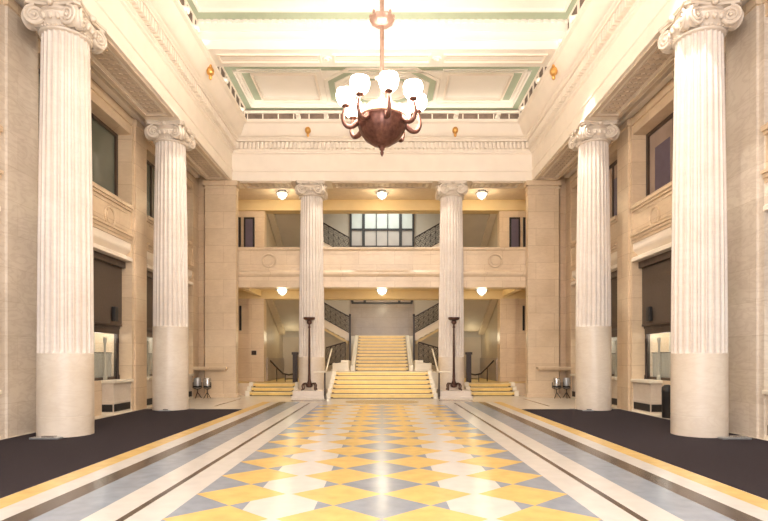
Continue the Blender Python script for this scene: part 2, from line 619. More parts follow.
# ------------------------------------------------------------------ lower bay fittings: screen, blind, counters
side_txt = {-1: 'left', 1: 'right'}
for s in (-1, 1):
    for bi, (y0, y1) in enumerate(BAYS):
        where = ('in the nearest %s bay' % side_txt[s], 'between the two big %s columns' % side_txt[s], 'behind the second %s column' % side_txt[s])[bi]
        # glazed screen
        t = thing('glazed_screen', 'dark wooden glazed counter screen with net curtain, ' + where, 'screen', (s * 7.25, (y0 + y1) / 2, .88), group='glazed counter screens')
        h = (y1 - y0) / 2 - .01
        b = MB()
        b.box(-.06, .06, -h, h, 1.22, 1.42)
        b.box(-.08, .08, -h, h, 1.36, 1.46)
        b.box(-.05, .05, -h, h, 0, .07)
        for yy in (-h + .04, h - .04):
            b.box(-.05, .05, yy - .04, yy + .04, .07, 1.25)
        b.box(-.03, .03, -.03, .03, .07, 1.25)
        b.build('frame', 'darkwood', t)
        for yy in (-h + .13, h - .13, -h + .8, h - .8):
            q = MB()
            q.lathe([(.06, 0), (.06, .10), (.04, .12), (.035, .22), (.028, .3), (.028, .95), (.045, 1.0), (.04, 1.1)], 12, (-s * .07, yy, .0))
            q.build('post', 'iron' if abs(yy) > h - .3 else 'curtain', t, smooth=40)
        q = MB()
        q.box(-.004, .004, -h + .09, h - .09, .07, 1.22)
        q.build('pane', 'clearglass', t)
        q = MB()
        n = 120
        zc0, zc1 = .05, .70
        base = len(q.v)
        for i in range(n + 1):
            yy = -h + .09 + (2 * h - .18) * i / n
            xx = s * (.12 + .025 * math.sin(i * 2 * PI / 5))
            q.v += [(xx, yy, zc0), (xx, yy, zc1)]
        for i in range(n):
            q.face([base + 2 * i, base + 2 * i + 2, base + 2 * i + 3, base + 2 * i + 1])
        q.build('net_curtain', 'curtain', t, smooth=60)
        q = MB()
        q.tube([(s * .12, -h + .05, .71), (s * .12, h - .05, .71)], .014, 8)
        q.build('curtain_rail', 'iron', t)
        # back of the booth (structure)
        q = MB()
        q.box(s * 7.86, s * 7.898, y0, y1, 0, 2.4)
        q.box(s * 7.3, s * 7.86, y0, y1, 2.36, 2.4)
        q.mat('boothwhite')
        q.mi = [0] * len(q.f)
        struct(q.build('wall_booth'))
        lamp('booth_light', 'POINT', (s * 7.55, y1 - .5, 2.15), 7, (1, .95, .86), .2)
        lamp('booth_light', 'POINT', (s * 7.55, y0 + .6, 2.15), 7, (1, .95, .86), .2)
        # blind
        t = thing('roller_blind', 'brown roller blind drawn down above the counter ' + where, 'blind', (s * 7.12, (y0 + y1) / 2, 2.34), group='brown roller blinds')
        b = MB()
        b.box(-.012, .012, -h + .03, h - .03, 0, 1.62)
        b.build('fabric', 'blind', t)
        b = MB()
        b.box(-.10, .10, -h, h, 1.56, 1.73)
        b.build('valance', 'darkwood', t)
        b = MB()
        b.box(-.025, .025, -h + .03, h - .03, -.03, .03)
        b.build('bottom_bar', 'darkwood', t)
        # a small dark speaker fixed at the blind's foot
        ys = y1 - .58
        t = tag(MB().box(-.05, .05, -.09, .09, 0, .38).build('loudspeaker', 'black', None, bevel=.015), 'small black loudspeaker at the brown blind ' + where, 'loudspeaker', 'small wall loudspeakers')
        t.location = (s * 7.03, ys, 2.42)
        bk = MB()
        bk.box(-.012, .012, -.03, .03, .08, .2)
        o = bk.build('bracket', 'iron', t)
        o.location = (s * .06, 0, .05)
        # counters at both ends of the bay
        for e, (c0, c1) in enumerate(((y0, y0 + 1.0), (y1 - 1.0, y1))):
            end = ('near end', 'far end')[e]
            t = thing('stone_counter', 'cream stone counter with black grille, %s, %s' % (end, where), 'counter', (s * (XW + .2), (c0 + c1) / 2, 0), group='stone counters in the bays')
            hh = (c1 - c0) / 2
            def bx(m, xa, xb, *r):
                m.box(s * xa, s * xb, *r)
            b = MB()
            bx(b, -.21, .2, -hh - .01 * e, hh, .0, .05)
            b.build('plinth', 'tread', t)
            b = MB()
            bx(b, -.17, .19, -hh + .03 * e, hh - .03 * (1 - e), .05, .80)
            bx(b, -.185, .19, -hh + .015 * e, hh - .015 * (1 - e), .27, .33)
            bx(b, -.18, .19, -hh + .02 * e, hh - .02 * (1 - e), .70, .74)
            b.build('front_panel', 'drum', t)
            b = MB()
            bx(b, -.182, -.165, -hh + .06, hh - .06, .07, .255)
            yy = -hh + .02 if e else hh - .02
            bx(b, -.15, .19, yy - .006, yy + .012, .07, .255)
            b.build('vent_grille', 'black', t)
            b = MB()
            bx(b, -.25, .2, -hh - .03 * e, hh + .03 * (1 - e), .80, .88)
            b.build('worktop', 'tread', t, bevel=.015)
        # low stone apron under the glass between the counters
        b = MB()
        b.mat('wall').box(s * 7.16, s * 7.36, y0 + 1.0, y1 - 1.0, 0, .88)
        struct(b.build('wall_apron'))

# ------------------------------------------------------------------ entablature, cornice (one trim mesh each)
path = [(-XF, Y0, 1, 0), (-XF, YB, 1, -1), (XF, YB, -1, -1), (XF, Y0, -1, 0)]
t = MB().mat('plaster')
t.sweep(path, [(-.9, ZS), (0, ZS), (0, 8.28), (.03, 8.30), (.03, 8.34), (.0, 8.36), (0, 8.92), (.05, 8.95), (.05, 9.0), (.09, 9.03), (.09, 9.32), (-.9, 9.32)])
# recessed soffit panels between the columns: raised borders
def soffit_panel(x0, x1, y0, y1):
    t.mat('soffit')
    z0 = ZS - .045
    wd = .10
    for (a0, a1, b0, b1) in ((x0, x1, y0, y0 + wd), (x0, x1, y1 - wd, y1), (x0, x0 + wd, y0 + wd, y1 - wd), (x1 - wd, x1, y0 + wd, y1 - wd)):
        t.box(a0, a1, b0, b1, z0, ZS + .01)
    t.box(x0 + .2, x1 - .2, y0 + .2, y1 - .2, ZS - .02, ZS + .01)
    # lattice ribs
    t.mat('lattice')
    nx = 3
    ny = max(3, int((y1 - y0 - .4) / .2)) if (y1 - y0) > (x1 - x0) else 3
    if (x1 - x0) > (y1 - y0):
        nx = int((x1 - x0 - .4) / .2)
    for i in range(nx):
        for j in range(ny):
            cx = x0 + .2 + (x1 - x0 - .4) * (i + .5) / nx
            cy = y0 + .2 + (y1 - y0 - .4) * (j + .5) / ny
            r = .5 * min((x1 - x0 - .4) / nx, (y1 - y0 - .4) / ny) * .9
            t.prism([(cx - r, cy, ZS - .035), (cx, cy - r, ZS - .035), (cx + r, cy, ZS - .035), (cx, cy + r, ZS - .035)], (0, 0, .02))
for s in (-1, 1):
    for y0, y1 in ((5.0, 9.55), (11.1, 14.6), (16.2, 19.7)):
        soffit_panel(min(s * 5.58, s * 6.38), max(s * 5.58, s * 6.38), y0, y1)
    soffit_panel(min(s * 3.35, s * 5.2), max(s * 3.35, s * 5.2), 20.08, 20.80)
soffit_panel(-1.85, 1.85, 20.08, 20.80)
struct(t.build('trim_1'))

t = MB().mat('plaster')
prof = [(-.3, 9.32), (.24, 9.32), (.24, 9.37), (.30, 9.39)]
for i in range(9):
    a = i / 8
    prof.append((.32 + .30 * a, 9.42 + .36 * (1 - math.cos(a * PI / 2))))
prof += [(.66, 9.80), (.70, 9.82), (.70, 9.92), (.62, 9.95), (-.3, 9.95)]
t.sweep(path, prof)
# dentils
t.mat('plaster')
n = int((2 * XF - .3) / .15)
for i in range(n):
    x = -XF + .22 + .15 * i
    t.box(x, x + .075, YB - .22, YB - .05, 9.07, 9.30)
n = int((YB - 4) / .15)
for s in (-1, 1):
    for i in range(n):
        y = 4 + .15 * i
        t.box(s * (XF - .22), s * (XF - .05), y, y + .075, 9.07, 9.30)
struct(t.build('trim_2', smooth=35))

# cove recess above the lip
t = MB()
for s in (-1, 1):
    t.mat('plaster').box(s * 5.95, s * 6.2, Y0, 20.6, 9.9, 10.8)
    t.mat('slot_shade').box(s * 5.08, s * 5.13, Y0, 20.2, 10.15, 10.66)  # dark strip painted in for the shade inside the slot
    t.mat('plaster')
    for i in range(26):
        t.box(s * 5.05, s * 5.10, 5 + i * .6, 5.1 + i * .6, 10.15, 10.68)
    t.box(s * 5.04, s * 5.16, Y0, 20.2, 10.66, 10.70)
t.mat('plaster').box(-6.2, 6.2, 20.55, 20.8, 9.9, 10.8)
t.mat('slot_shade').box(-5.1, 5.1, 20.20, 20.26, 9.95, 10.50)  # same painted slot shade along the far side
t.mat('plaster').box(-5.1, 5.1, 20.16, 20.28, 10.52, 10.60)
for i in range(18):
    t.box(-5.0 + i * .57, -4.965 + i * .57, 20.18, 20.21, 9.95, 10.52)
# little egg beads on the slot's upper rail
for i in range(70):
    x = -5.05 + i * .145
    t.box(x, x + .08, 20.12, 20.16, 10.50, 10.59)
struct(t.build('trim_3'))

# ------------------------------------------------------------------ ceiling with coffers and cross beams
c = MB().mat('white')
c.box(-6.2, 6.2, Y0, 20.8, CEIL, CEIL + .2)
def strip(key, x0, x1, y0, y1, drop=.03):
    c.mat(key).box(x0, x1, y0, y1, CEIL - drop, CEIL + .01)
def ring(key, x0, x1, y0, y1, wd, drop):
    strip(key, x0, x1, y0, y0 + wd, drop)
    strip(key, x0, x1, y1 - wd, y1, drop)
    strip(key, x0, x0 + wd, y0 + wd, y1 - wd, drop)
    strip(key, x1 - wd, x1, y0 + wd, y1 - wd, drop)
for beam_y in (10.32, 15.4):
    c.mat('white').box(-5.6, 5.6, beam_y - .45, beam_y + .45, 9.92, CEIL)
    c.box(-5.6, 5.6, beam_y - .50, beam_y + .50, 10.40, CEIL)
    c.box(-5.6, 5.6, beam_y - .48, beam_y + .48, 10.15, 10.20)
    # soffit frames and rosettes
    c.mat('plaster')
    for (x0, x1) in ((-4.62, -1.72), (-1.38, 1.38), (1.72, 4.62)):
        for (a0, a1, b0, b1) in ((x0, x1, -.22, -.17), (x0, x1, .17, .22), (x0, x0 + .05, -.17, .17), (x1 - .05, x1, -.17, .17)):
            c.box(a0, a1, beam_y + b0, beam_y + b1, 9.885, 9.93)
        c.mat('soffit')
        for (a0, a1, b0, b1) in ((x0 + .09, x1 - .09, -.12, -.10), (x0 + .09, x1 - .09, .10, .12)):
            c.box(a0, a1, beam_y + b0, beam_y + b1, 9.905, 9.93)
        c.mat('plaster')
    for x in (-1.55, 1.55):
        c.lathe([(.02, 9.84), (.05, 9.85), (.06, 9.88), (.12, 9.88), (.13, 9.93)], 12, (x, beam_y, 0))
    for x in [(-5.0 + i * .2) for i in range(51)]:                     # crenellated edge under the ceiling
        c.mat('white').box(x, x + .12, beam_y - .56, beam_y - .50, CEIL - .09, CEIL)
# far coffer
ring('green', -5.02, 5.02, 17.30, 20.24, .19, .02)
ring('white', -4.80, 4.80, 17.52, 20.02, .06, .06)
for s in (-1, 1):
    xa, xb = s * 4.28, s * 2.15
    x0, x1 = min(xa, xb), max(xa, xb)
    strip('green', s * 4.28, s * 4.55, 17.42, 19.50, .02)
    strip('green', x0, x1, 17.42, 17.66, .02)
    ring('plaster', x0, x1, 17.66, 19.50, .06, .07)
    ring('white', x0 + .10, x1 - .10, 17.78, 19.38, .03, .04)
    ring('white', min(s * 4.66, s * 1.95), max(s * 4.66, s * 1.95), 17.40, 19.75, .05, .05)
def octo(key, hx, hy, cutx, cuty, wd, drop, cy=18.8):
    def pts(k):
        a, b2 = hx - k, hy - k
        cx_, cy_ = cutx - k * .41, cuty - k * .41
        return [(-a, cy - b2 + cy_), (-a + cx_, cy - b2), (a - cx_, cy - b2), (a, cy - b2 + cy_), (a, cy + b2 - cy_), (a - cx_, cy + b2), (-a + cx_, cy + b2), (-a, cy + b2 - cy_)]
    A, B = pts(0), pts(wd)
    c.mat(key)
    for i in range(8):
        j = (i + 1) % 8
        c.prism([(A[i][0], A[i][1], CEIL - drop), (A[j][0], A[j][1], CEIL - drop), (B[j][0], B[j][1], CEIL - drop), (B[i][0], B[i][1], CEIL - drop)], (0, 0, drop + .01))
octo('white', 1.92, 1.48, .80, .74, .10, .06)
octo('green', 1.80, 1.38, .76, .70, .20, .03)
octo('white', 1.58, 1.16, .66, .60, .06, .06)
octo('white', 1.25, .92, .52, .46, .05, .07)
octo('green', 1.18, .86, .50, .44, .15, .03)
octo('plaster', .95, .65, .38, .32, .05, .05)
# near coffer
ring('green', -5.25, 5.25, 11.0, 14.86, .34, .02)
ring('white', -4.88, 4.88, 11.37, 14.49, .07, .06)
struct(c.build('ceiling'))

# ------------------------------------------------------------------ back elevation: piers, parapet, corridor, stair hall
b = MB().mat('wall')
for s in (-1, 1):
    b.box(s * 5.36, s * 6.5, 20.0, 20.32, 0, ZS)                         # corner pier
    b.box(s * 5.29, s * 6.56, 19.93, 20.32, 7.78, ZS)                   # its cap
    b.box(s * 5.33, s * 6.53, 19.97, 20.32, 7.66, 7.72)
    b.box(s * 5.31, s * 6.56, 19.92, 20.32, 0, .14)                     # base
    b.box(s * 6.5, s * 7.9, 20.35, 21.0, 0, 8.3)                       # wall beside the pier
    for x in (6.62, 6.95):
        b.box(s * x, s * (x + .12), 20.25, 20.36, .14, 7.8)
    b.box(s * 5.0, s * 7.9, 23.2, 23.6, .45, 9.4)                      # wall beyond the corridor
    b.box(s * 6.6, s * 6.8, 21.0, 23.6, .0, 8.4)                       # corridor end
    b.box(s * 5.0, s * 5.66, 23.08, 23.2, .45, 3.96)
struct(b.build('wall_back'))
# parapet segments of the balcony
SEG = ((-6.55, -3.0), (-2.2, 2.2), (3.0, 6.55))
for i, (x0, x1) in enumerate(SEG):
    b = MB().mat('wall')
    prof = [(20.45, 4.13), (20.45, 4.50), (20.40, 4.53), (20.36, 4.60), (20.36, 4.66), (20.41, 4.68), (20.45, 4.74), (20.45, 5.46), (20.42, 5.49), (20.38, 5.54), (20.38, 5.60), (20.90, 5.60), (20.90, 4.13)]
    b.prism([(x0, yy, zz) for yy, zz in prof], (x1 - x0, 0, 0))
    b.box(x0, x1, 20.46, 20.92, 4.10, 4.14)
    for z0, z1 in ((4.84, 4.87), (5.34, 5.37)):
        b.box(x0 + .12, x1 - .12, 20.435, 20.46, z0, z1)
    if i != 1:                                                          # wreath roundels on the side parapets
        sx = -4.25 if i == 0 else 4.25
        b.tube([(sx + .24 * math.cos(a * PI / 12), 20.44, 5.10 + .24 * math.sin(a * PI / 12)) for a in range(24)], .04, 6, closed=True)
        b.prism([(sx + .15 * math.cos(a * PI / 8), 20.42, 5.10 + .15 * math.sin(a * PI / 8)) for a in range(16)], (0, .05, 0))
    struct(b.build('trim_%d' % (6 + i)))

b = MB()
b.mat('ochre')
b.box(-6.6, 6.6, 20.9, 23.2, 4.30, 4.50)                               # corridor ceiling, lower
b.mat('soffit').box(-6.6, 6.6, 20.9, 23.6, 8.15, 8.4)                  # corridor ceiling, upper
b.mat('ochre')
b.box(-6.6, 6.6, 23.06, 23.62, 3.96, 4.5)
b.box(-6.6, 6.6, 23.06, 23.62, 7.70, 8.2)
for s in (-1, 1):                                                       # cross ribs of the lower corridor
    b.box(s * 2.5, s * 2.75, 20.9, 23.2, 4.18, 4.32)
    b.box(s * 5.1, s * 5.3, 20.9, 23.2, 4.05, 4.32)
b.box(-5.4, 5.4, 20.9, 21.05, 4.18, 4.32)
struct(b.build('trim_4'))

b = MB()
# stair hall shell
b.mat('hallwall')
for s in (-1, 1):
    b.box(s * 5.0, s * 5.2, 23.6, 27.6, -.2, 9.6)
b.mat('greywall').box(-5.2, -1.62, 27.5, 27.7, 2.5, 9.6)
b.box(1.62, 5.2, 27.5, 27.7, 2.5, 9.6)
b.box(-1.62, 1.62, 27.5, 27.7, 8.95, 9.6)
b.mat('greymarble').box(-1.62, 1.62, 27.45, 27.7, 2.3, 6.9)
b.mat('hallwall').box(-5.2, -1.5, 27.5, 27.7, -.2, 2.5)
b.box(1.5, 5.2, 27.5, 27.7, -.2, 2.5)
for s in (-1, 1):                                                       # dado of veined marble low in the side passages
    b.mat('greymarble').box(s * 4.94, s * 5.02, 23.6, 27.5, .45, 1.45)
    b.mat('hallwall').box(s * 3.6, s * 3.9, 26.4, 27.5, .45, 2.8)       # inner return wall
b.mat('white').box(-5.2, 5.2, 23.6, 27.7, 9.4, 9.6)
struct(b.build('wall_stair_hall'))

# sloping undersides of the side flights (seen through the side bays)
b = MB()
for s in (-1, 1):
    for dz in (0, 3.85):
        z0, z1 = 2.75 + dz, 4.15 + dz
        y0, y1 = 26.5, 23.3
        b.mat('greywall').prism([(s * 3.35, y0, z0), (s * 3.35, y1, z1), (s * 3.35, y1, z1 + .2), (s * 3.35, y0, z0 + .2)], (s * 1.62, 0, 0))
        b.mat('hallwall').prism([(s * 4.70, y0, z0 - .16), (s * 4.70, y1, z1 - .16), (s * 4.70, y1, z1), (s * 4.70, y0, z0)], (s * .28, 0, 0))
struct(b.build('trim_5'))

# ------------------------------------------------------------------ stairs
def stair_flight(name, label, x0, x1, ys, z0, rise, run, n, shrink=0, end_blocks=0):
    t = thing(name, label, 'stairs', ((x0 + x1) / 2, ys, z0))
    h = abs(x1 - x0) / 2
    body, tr, no = MB(), MB(), MB()
    for i in range(n):
        hh = h - shrink * i
        body.box(-hh, hh, i * run, (n - 1) * run + .02 + run, i * rise, (i + 1) * rise - .03)
        tr.box(-hh, hh, i * run - .025, (i + 1) * run, (i + 1) * rise - .03, (i + 1) * rise)
        no.box(-hh, hh, i * run - .004, i * run + .01, i * rise, i * rise + .028)  # dark strip along the foot of each riser
        for s in (-1, 1):
            no.box(s * (hh - .09), s * (hh + .004), i * run - .008, i * run + .01, i * rise, i * rise + .055)
    body.build('riser', 'riser', t)
    tr.build('tread', 'steptread', t)
    no.build('dark_riser_foot', 'riserfoot', t)
    if end_blocks:
        for s in (-1, 1):
            q = MB()
            for i in range(n):
                hh = h - shrink * i
                q.box(s * hh, s * (hh + end_blocks), i * run - .06, n * run, i * rise - (0.0 if i else 0), (i + 1) * rise + .05)
            q.build('stringer', 'tread', t)
    return t


stair_flight('staircase', 'broad lower flight of yellow marble steps between the two torches', -1.84, 1.84, 19.5, 0, .15, .33, 6, shrink=.012, end_blocks=.14)
b = MB().mat('tread')
b.box(-2.3, 2.3, 21.48, 23.05, 0, .9)
struct(b.build('floor_landing'))
stair_flight('staircase', 'narrower upper flight of yellow marble steps rising to the dark back wall', -1.12, 1.12, 23.05, .9, .148, .32, 11, shrink=0)
b = MB().mat('tread')
b.box(-1.6, 1.6, 26.56, 27.5, 0, 2.53)
struct(b.build('floor_half_landing'))
# sloped white side walls of the upper flight with a scrolled plinth
for s in (-1, 1):
    t = thing('stair_stringer', 'sloping white marble side wall with plinth, %s of the upper flight' % side_txt[s], 'stair wall', (s * 1.12, 23.05, .9))
    b = MB()
    b.prism([(s * .02, -.1, 0), (s * .02, -.1, .24), (s * .02, .15, .22), (s * .02, 3.50, 1.66), (s * .02, 3.50, 0)], (s * .18, 0, 0))
    b.build('side_wall', 'tread', t, bevel=.01)
    b = MB()
    b.box(s * .26, s * .95, -.35, .15, 0, .34)
    b.box(s * .26, s * .60, -.35, .15, .34, .46)
    b.box(s * .22, s * 1.0, -.40, .2, -.0, .08)
    b.build('plinth', 'tread', t, bevel=.02)
# three steps at each side bay
for s in (-1, 1):
    st = stair_flight('staircase', 'three low yellow steps in the %s bay beside the column' % side_txt[s], s * 5.05 if s < 0 else 3.4, -3.4 if s < 0 else 5.05, 20.8, 0, .15, .3, 3, shrink=0, end_blocks=0)
    for k, (xa, xb) in enumerate(((5.05, 5.2), (3.23, 3.4))):
        q = MB()
        for i in range(3):
            q.box(s * xa - st.location.x, s * xb - st.location.x, i * .3 - .08, .9, i * .15, (i + 1) * .15 + .05)
        q.build('stringer', 'tread', st)

# ------------------------------------------------------------------ iron railings
def lattice_panel(mb, p0, p1, h, n, r=.016):
    """sloping wrought iron panel: rails, uprights, rings and crosses between p0 and p1 (rail feet)"""
    p0, p1 = Vector(p0), Vector(p1)
    up = Vector((0, 0, h))
    mb.tube([p0, p1], r * 1.3, 6)
    d = (p1 - p0) / n
    for i in range(n + 1):
        a = p0 + d * i
        mb.tube([a, a + up], r, 6)
    for j in (.33, .66):
        mb.tube([p0 + up * j, p1 + up * j], r * .7, 6)
    for i in range(n):
        a = p0 + d * i
        for j in range(3):
            c_ = a + d * .5 + up * (j / 3 + 1 / 6)
            e1, e2 = d * .5, up / 6
            mb.tube([c_ - e1 - e2, c_ + e1 + e2], r * .75, 5)
            mb.tube([c_ + e1 - e2, c_ - e1 + e2], r * .75, 5)
            mb.tube([c_ + e1 * .62 * math.cos(k * PI / 5) + e2 * .62 * math.sin(k * PI / 5) for k in range(10)], r * .8, 5, closed=True)
    return mb


def railing(label, p0, p1, h, n, newel=None):
    t = thing('iron_railing', label, 'railing', p0, group='dark scrolled iron railings')
    d = Vector(p1) - Vector(p0)
    lattice_panel(MB(), (0, 0, 0), d, h, n).build('panel', 'iron', t, smooth=40)
    q = MB()
    q.tube([(0, 0, h + .02), d + Vector((0, 0, h + .02))], .035, 8)
    q.build('handrail', 'iron', t, smooth=40)
    if newel:
        q = MB()
        q.box(-.045, .045, -.045, .045, newel[0], newel[1])
        q.sphere((0, 0, newel[1] + .05), .06, 12, 8)
        q.build('newel_post', 'iron', t, smooth=40)
    return t


for s in (-1, 1):
    sd = side_txt[s]
    railing('iron railing climbing outward above the lower stairs, %s of the back wall' % sd, (s * 1.50, 25.6, 2.62), (s * 3.1, 25.6, 3.52), .72, 7, newel=(-1.3, .8))
    railing('iron railing seen over the balcony, %s of the black framed window' % sd, (s * 1.60, 26.5, 6.42), (s * 3.6, 26.5, 7.56), .86, 8)
    railing('low iron railing under the side flight, %s of the upper steps' % sd, (s * 1.62, 24.3, 1.36), (s * 2.5, 24.3, 1.10), .78, 4)
    # side flights carrying the railings
    for (nm, lab, dz, yy) in (('side_flight', 'pale flight rising outward beneath the iron railing, %s of the lower stairs' % sd, 0, 25.6), ('side_flight', 'flight under the balcony level iron railing, %s of the black window' % sd, 3.80, 26.5)):
        t = thing(nm, lab, 'stairs', (s * 1.5, yy, 2.53 + dz))
        q = MB()
        n = 8
        for i in range(n):
            q.box(s * .25 * i, s * .25 * (i + 1), .12, .9, .146 * i - .25, .146 * (i + 1))
        q.build('steps', 'tread', t)
        q = MB()
        q.prism([(0, .06, .08), (s * 2.0, .06, 1.22), (s * 2.0, .06, .78), (0, .06, -.30)], (0, .1, 0))
        q.build('outer_string', 'plaster', t)
        q = MB()
        q.prism([(s * .1, .08, -.42), (s * 2.0, .08, .66), (s * 2.0, .08, .76), (s * .1, .08, -.28)], (0, .82, 0))
        q.build('underside', 'ochre', t)

# basement handrails in the side bays
for s in (-1, 1):
    sd = side_txt[s]
    t = thing('handrail', 'dark curved handrail with square post leading down, %s side bay' % sd, 'handrail', (s * 3.55, 22.3, .45), group='basement stair handrails')
    q = MB()
    q.box(-.10, .10, -.04, .04, 0, 1.20)
    q.box(-.14, .14, -.05, .05, 1.14, 1.24)
    q.build('post', 'iron', t)
    q = MB()
    q.tube([(s * .08, .1, .35), (s * .3, .3, .30), (s * .6, .6, .34), (s * .95, 1.0, .60), (s * 1.30, 1.4, .88)], .035, 8)
    q.tube([(s * .08, .1, .15), (s * .5, .5, .12)], .02, 8)
    q.tube([(s * .5, .5, .0), (s * .5, .5, .33)], .02, 8)
    q.tube([(s * .95, 1.0, .0), (s * .95, 1.0, .60)], .02, 8)
    q.build('rail', 'iron', t, smooth=50)

# stair handrails beside the lower flight
for s in (-1, 1):
    sd = side_txt[s]
    t = thing('stair_handrail', 'pale handrail on a thin dark post, %s end of the broad lower steps' % sd, 'handrail', (s * 2.02, 19.27, 0), group='handrails of the lower flight')
    q = MB()
    q.tube([(0, 0, 0), (0, 0, .93)], .026, 8)
    q.build('post', 'iron', t)
    q = MB()
    q.tube([(s * .40, 0, .95), (0, 0, .95), (-s * .02, .15, .96), (-s * .06, 1.9, 1.78), (-s * .06, 2.1, 1.80)], .03, 8)
    q.build('rail', 'tread', t, smooth=50)

# upper stair window with black frame
b = MB().mat('blackframe')
xs = (-1.60, -1.52, -.98, -.86, -.30, -.27, .27, .30, .86, .98, 1.52, 1.60)
b.box(-1.62, 1.62, 27.38, 27.5, 8.86, 8.96)
b.box(-1.62, 1.62, 27.38, 27.5, 6.90, 7.10)
b.box(-1.62, 1.62, 27.38, 27.48, 7.86, 7.96)
for x0, x1 in ((-1.62, -1.52), (-1.0, -.86), (-.305, -.265), (.265, .305), (.86, 1.0), (1.52, 1.62)):
    b.box(x0, x1, 27.36, 27.5, 7.1, 8.9)
wdw = struct(b.build('window_7'))
for (x0, x1) in ((-1.52, -1.0), (-.86, -.305), (-.265, .265), (.305, .86), (1.0, 1.52)):
    q = MB()
    q.box(x0, x1, 27.44, 27.46, 7.96, 8.86)
    q.build('upper_pane', 'pane_pale', wdw)
    q = MB()
    q.box(x0, x1, 27.44, 27.46, 7.1, 7.86)
    q.build('lower_pane', 'pane_pale_low', wdw)
lamp('stairwell_area_light', 'AREA', (0, 25.2, 9.35), 90, (.92, 1, .98), 2.5, rot=(0, 0, 0), sizey=2.5)  # area lamp just below the closed stairwell ceiling, pointing down

# dark narrow windows on the upper side walls
k = 8
for s in (-1, 1):
    for (x0, x1) in ((5.42, 5.86), (6.00, 6.30)):
        b = MB().mat('blackframe')
        b.box(s * x0, s * x1, 23.12, 23.22, 5.4, 7.42)
        o = struct(b.build('window_%d' % k))
        q = MB()
        q.box(s * (x0 + .07), s * (x1 - .07), 23.10, 23.125, 5.5, 7.34)
        q.build('pane', 'pane_violet', o)
        k += 1
    # lower: narrow dark window and switch plate
    b = MB()
    b.box(-.04, .04, -.03, .03, 0, 1.05)
    o = tag(b.build('narrow_window_strip', 'blackframe'), 'tall narrow dark window strip high on the stone wall of the %s side bay' % side_txt[s], 'wall strip')
    o.location = (s * 6.02, 23.17, 2.62)
o = tag(MB().box(-.10, .10, -.03, .02, 0, .18).build('switch_plate', 'iron', bevel=.01), 'small square dark plate on the pale wall above the left steps', 'plate')
o.location = (-5.42, 23.07, 1.58)

# dark bar high on the dark back wall
t = thing('ceiling_rail', 'long dark lighting rail high on the back wall above the stairs', 'rail', (0, 26.9, 4.12))
q = MB()
q.box(-1.5, 1.5, -.05, .05, 0, .08)
q.build('bar', 'blackframe', t)
for x in (-1.47, -.85, .85, 1.47):
    q = MB()
    q.box(x - .06, x + .06, -.08, .08, .07, .17)
    q.build('clamp', 'blackframe', t)
for x in (-1.47, 1.47):
    q = MB()
    q.tube([(x, 0, .15), (x, 0, .6), (x, .56, .6)], .02, 6)
    q.build('hanger', 'blackframe', t)

# ------------------------------------------------------------------ columns
def flute_fn(nf=24):
    def fn(a, depth):
        u = (a * nf / (2 * PI)) % 1.0
        u = abs(u - .5) * 2           # 0 in the middle of the flute, 1 on the fillet
        if u > .80:
            return 1.0
        return 1 - depth * math.sqrt(max(0, 1 - (u / .80) ** 2))
    return fn


def spiral_volute(mb, c0, dirv, r0=.18, th=.06):
    """volute scroll centred on c0: a thick disc in the vertical plane of dirv with a raised spiral on both faces"""
    c0 = Vector(c0)
    d = Vector((dirv[0], dirv[1], 0)).normalized()
    nrm = Vector((-d.y, d.x, 0))
    seg = 24
    def P(r, a, off):
        return c0 + d * (r * math.cos(a)) + Vector((0, 0, r * math.sin(a))) + nrm * off
    mb.prism([P(r0 * .93, k * 2 * PI / seg, -th * .75) for k in range(seg)], nrm * th * 1.5)
    for side in (-1, 1):
        pts, rs = [], []
        for k in range(44):
            u = k / 43
            r = r0 * (1 - .86 * u)
            a = PI / 2 - u * 2 * PI * 2.3
            pts.append(P(r, a, side * (th * .75 + .025 * u)))
            rs.append(.030 * (1 - .5 * u))
        mb.tube(pts, rs, 6)
        mb.sphere(tuple(P(0, 0, side * (th * .75 + .02))), .035, 10, 6)


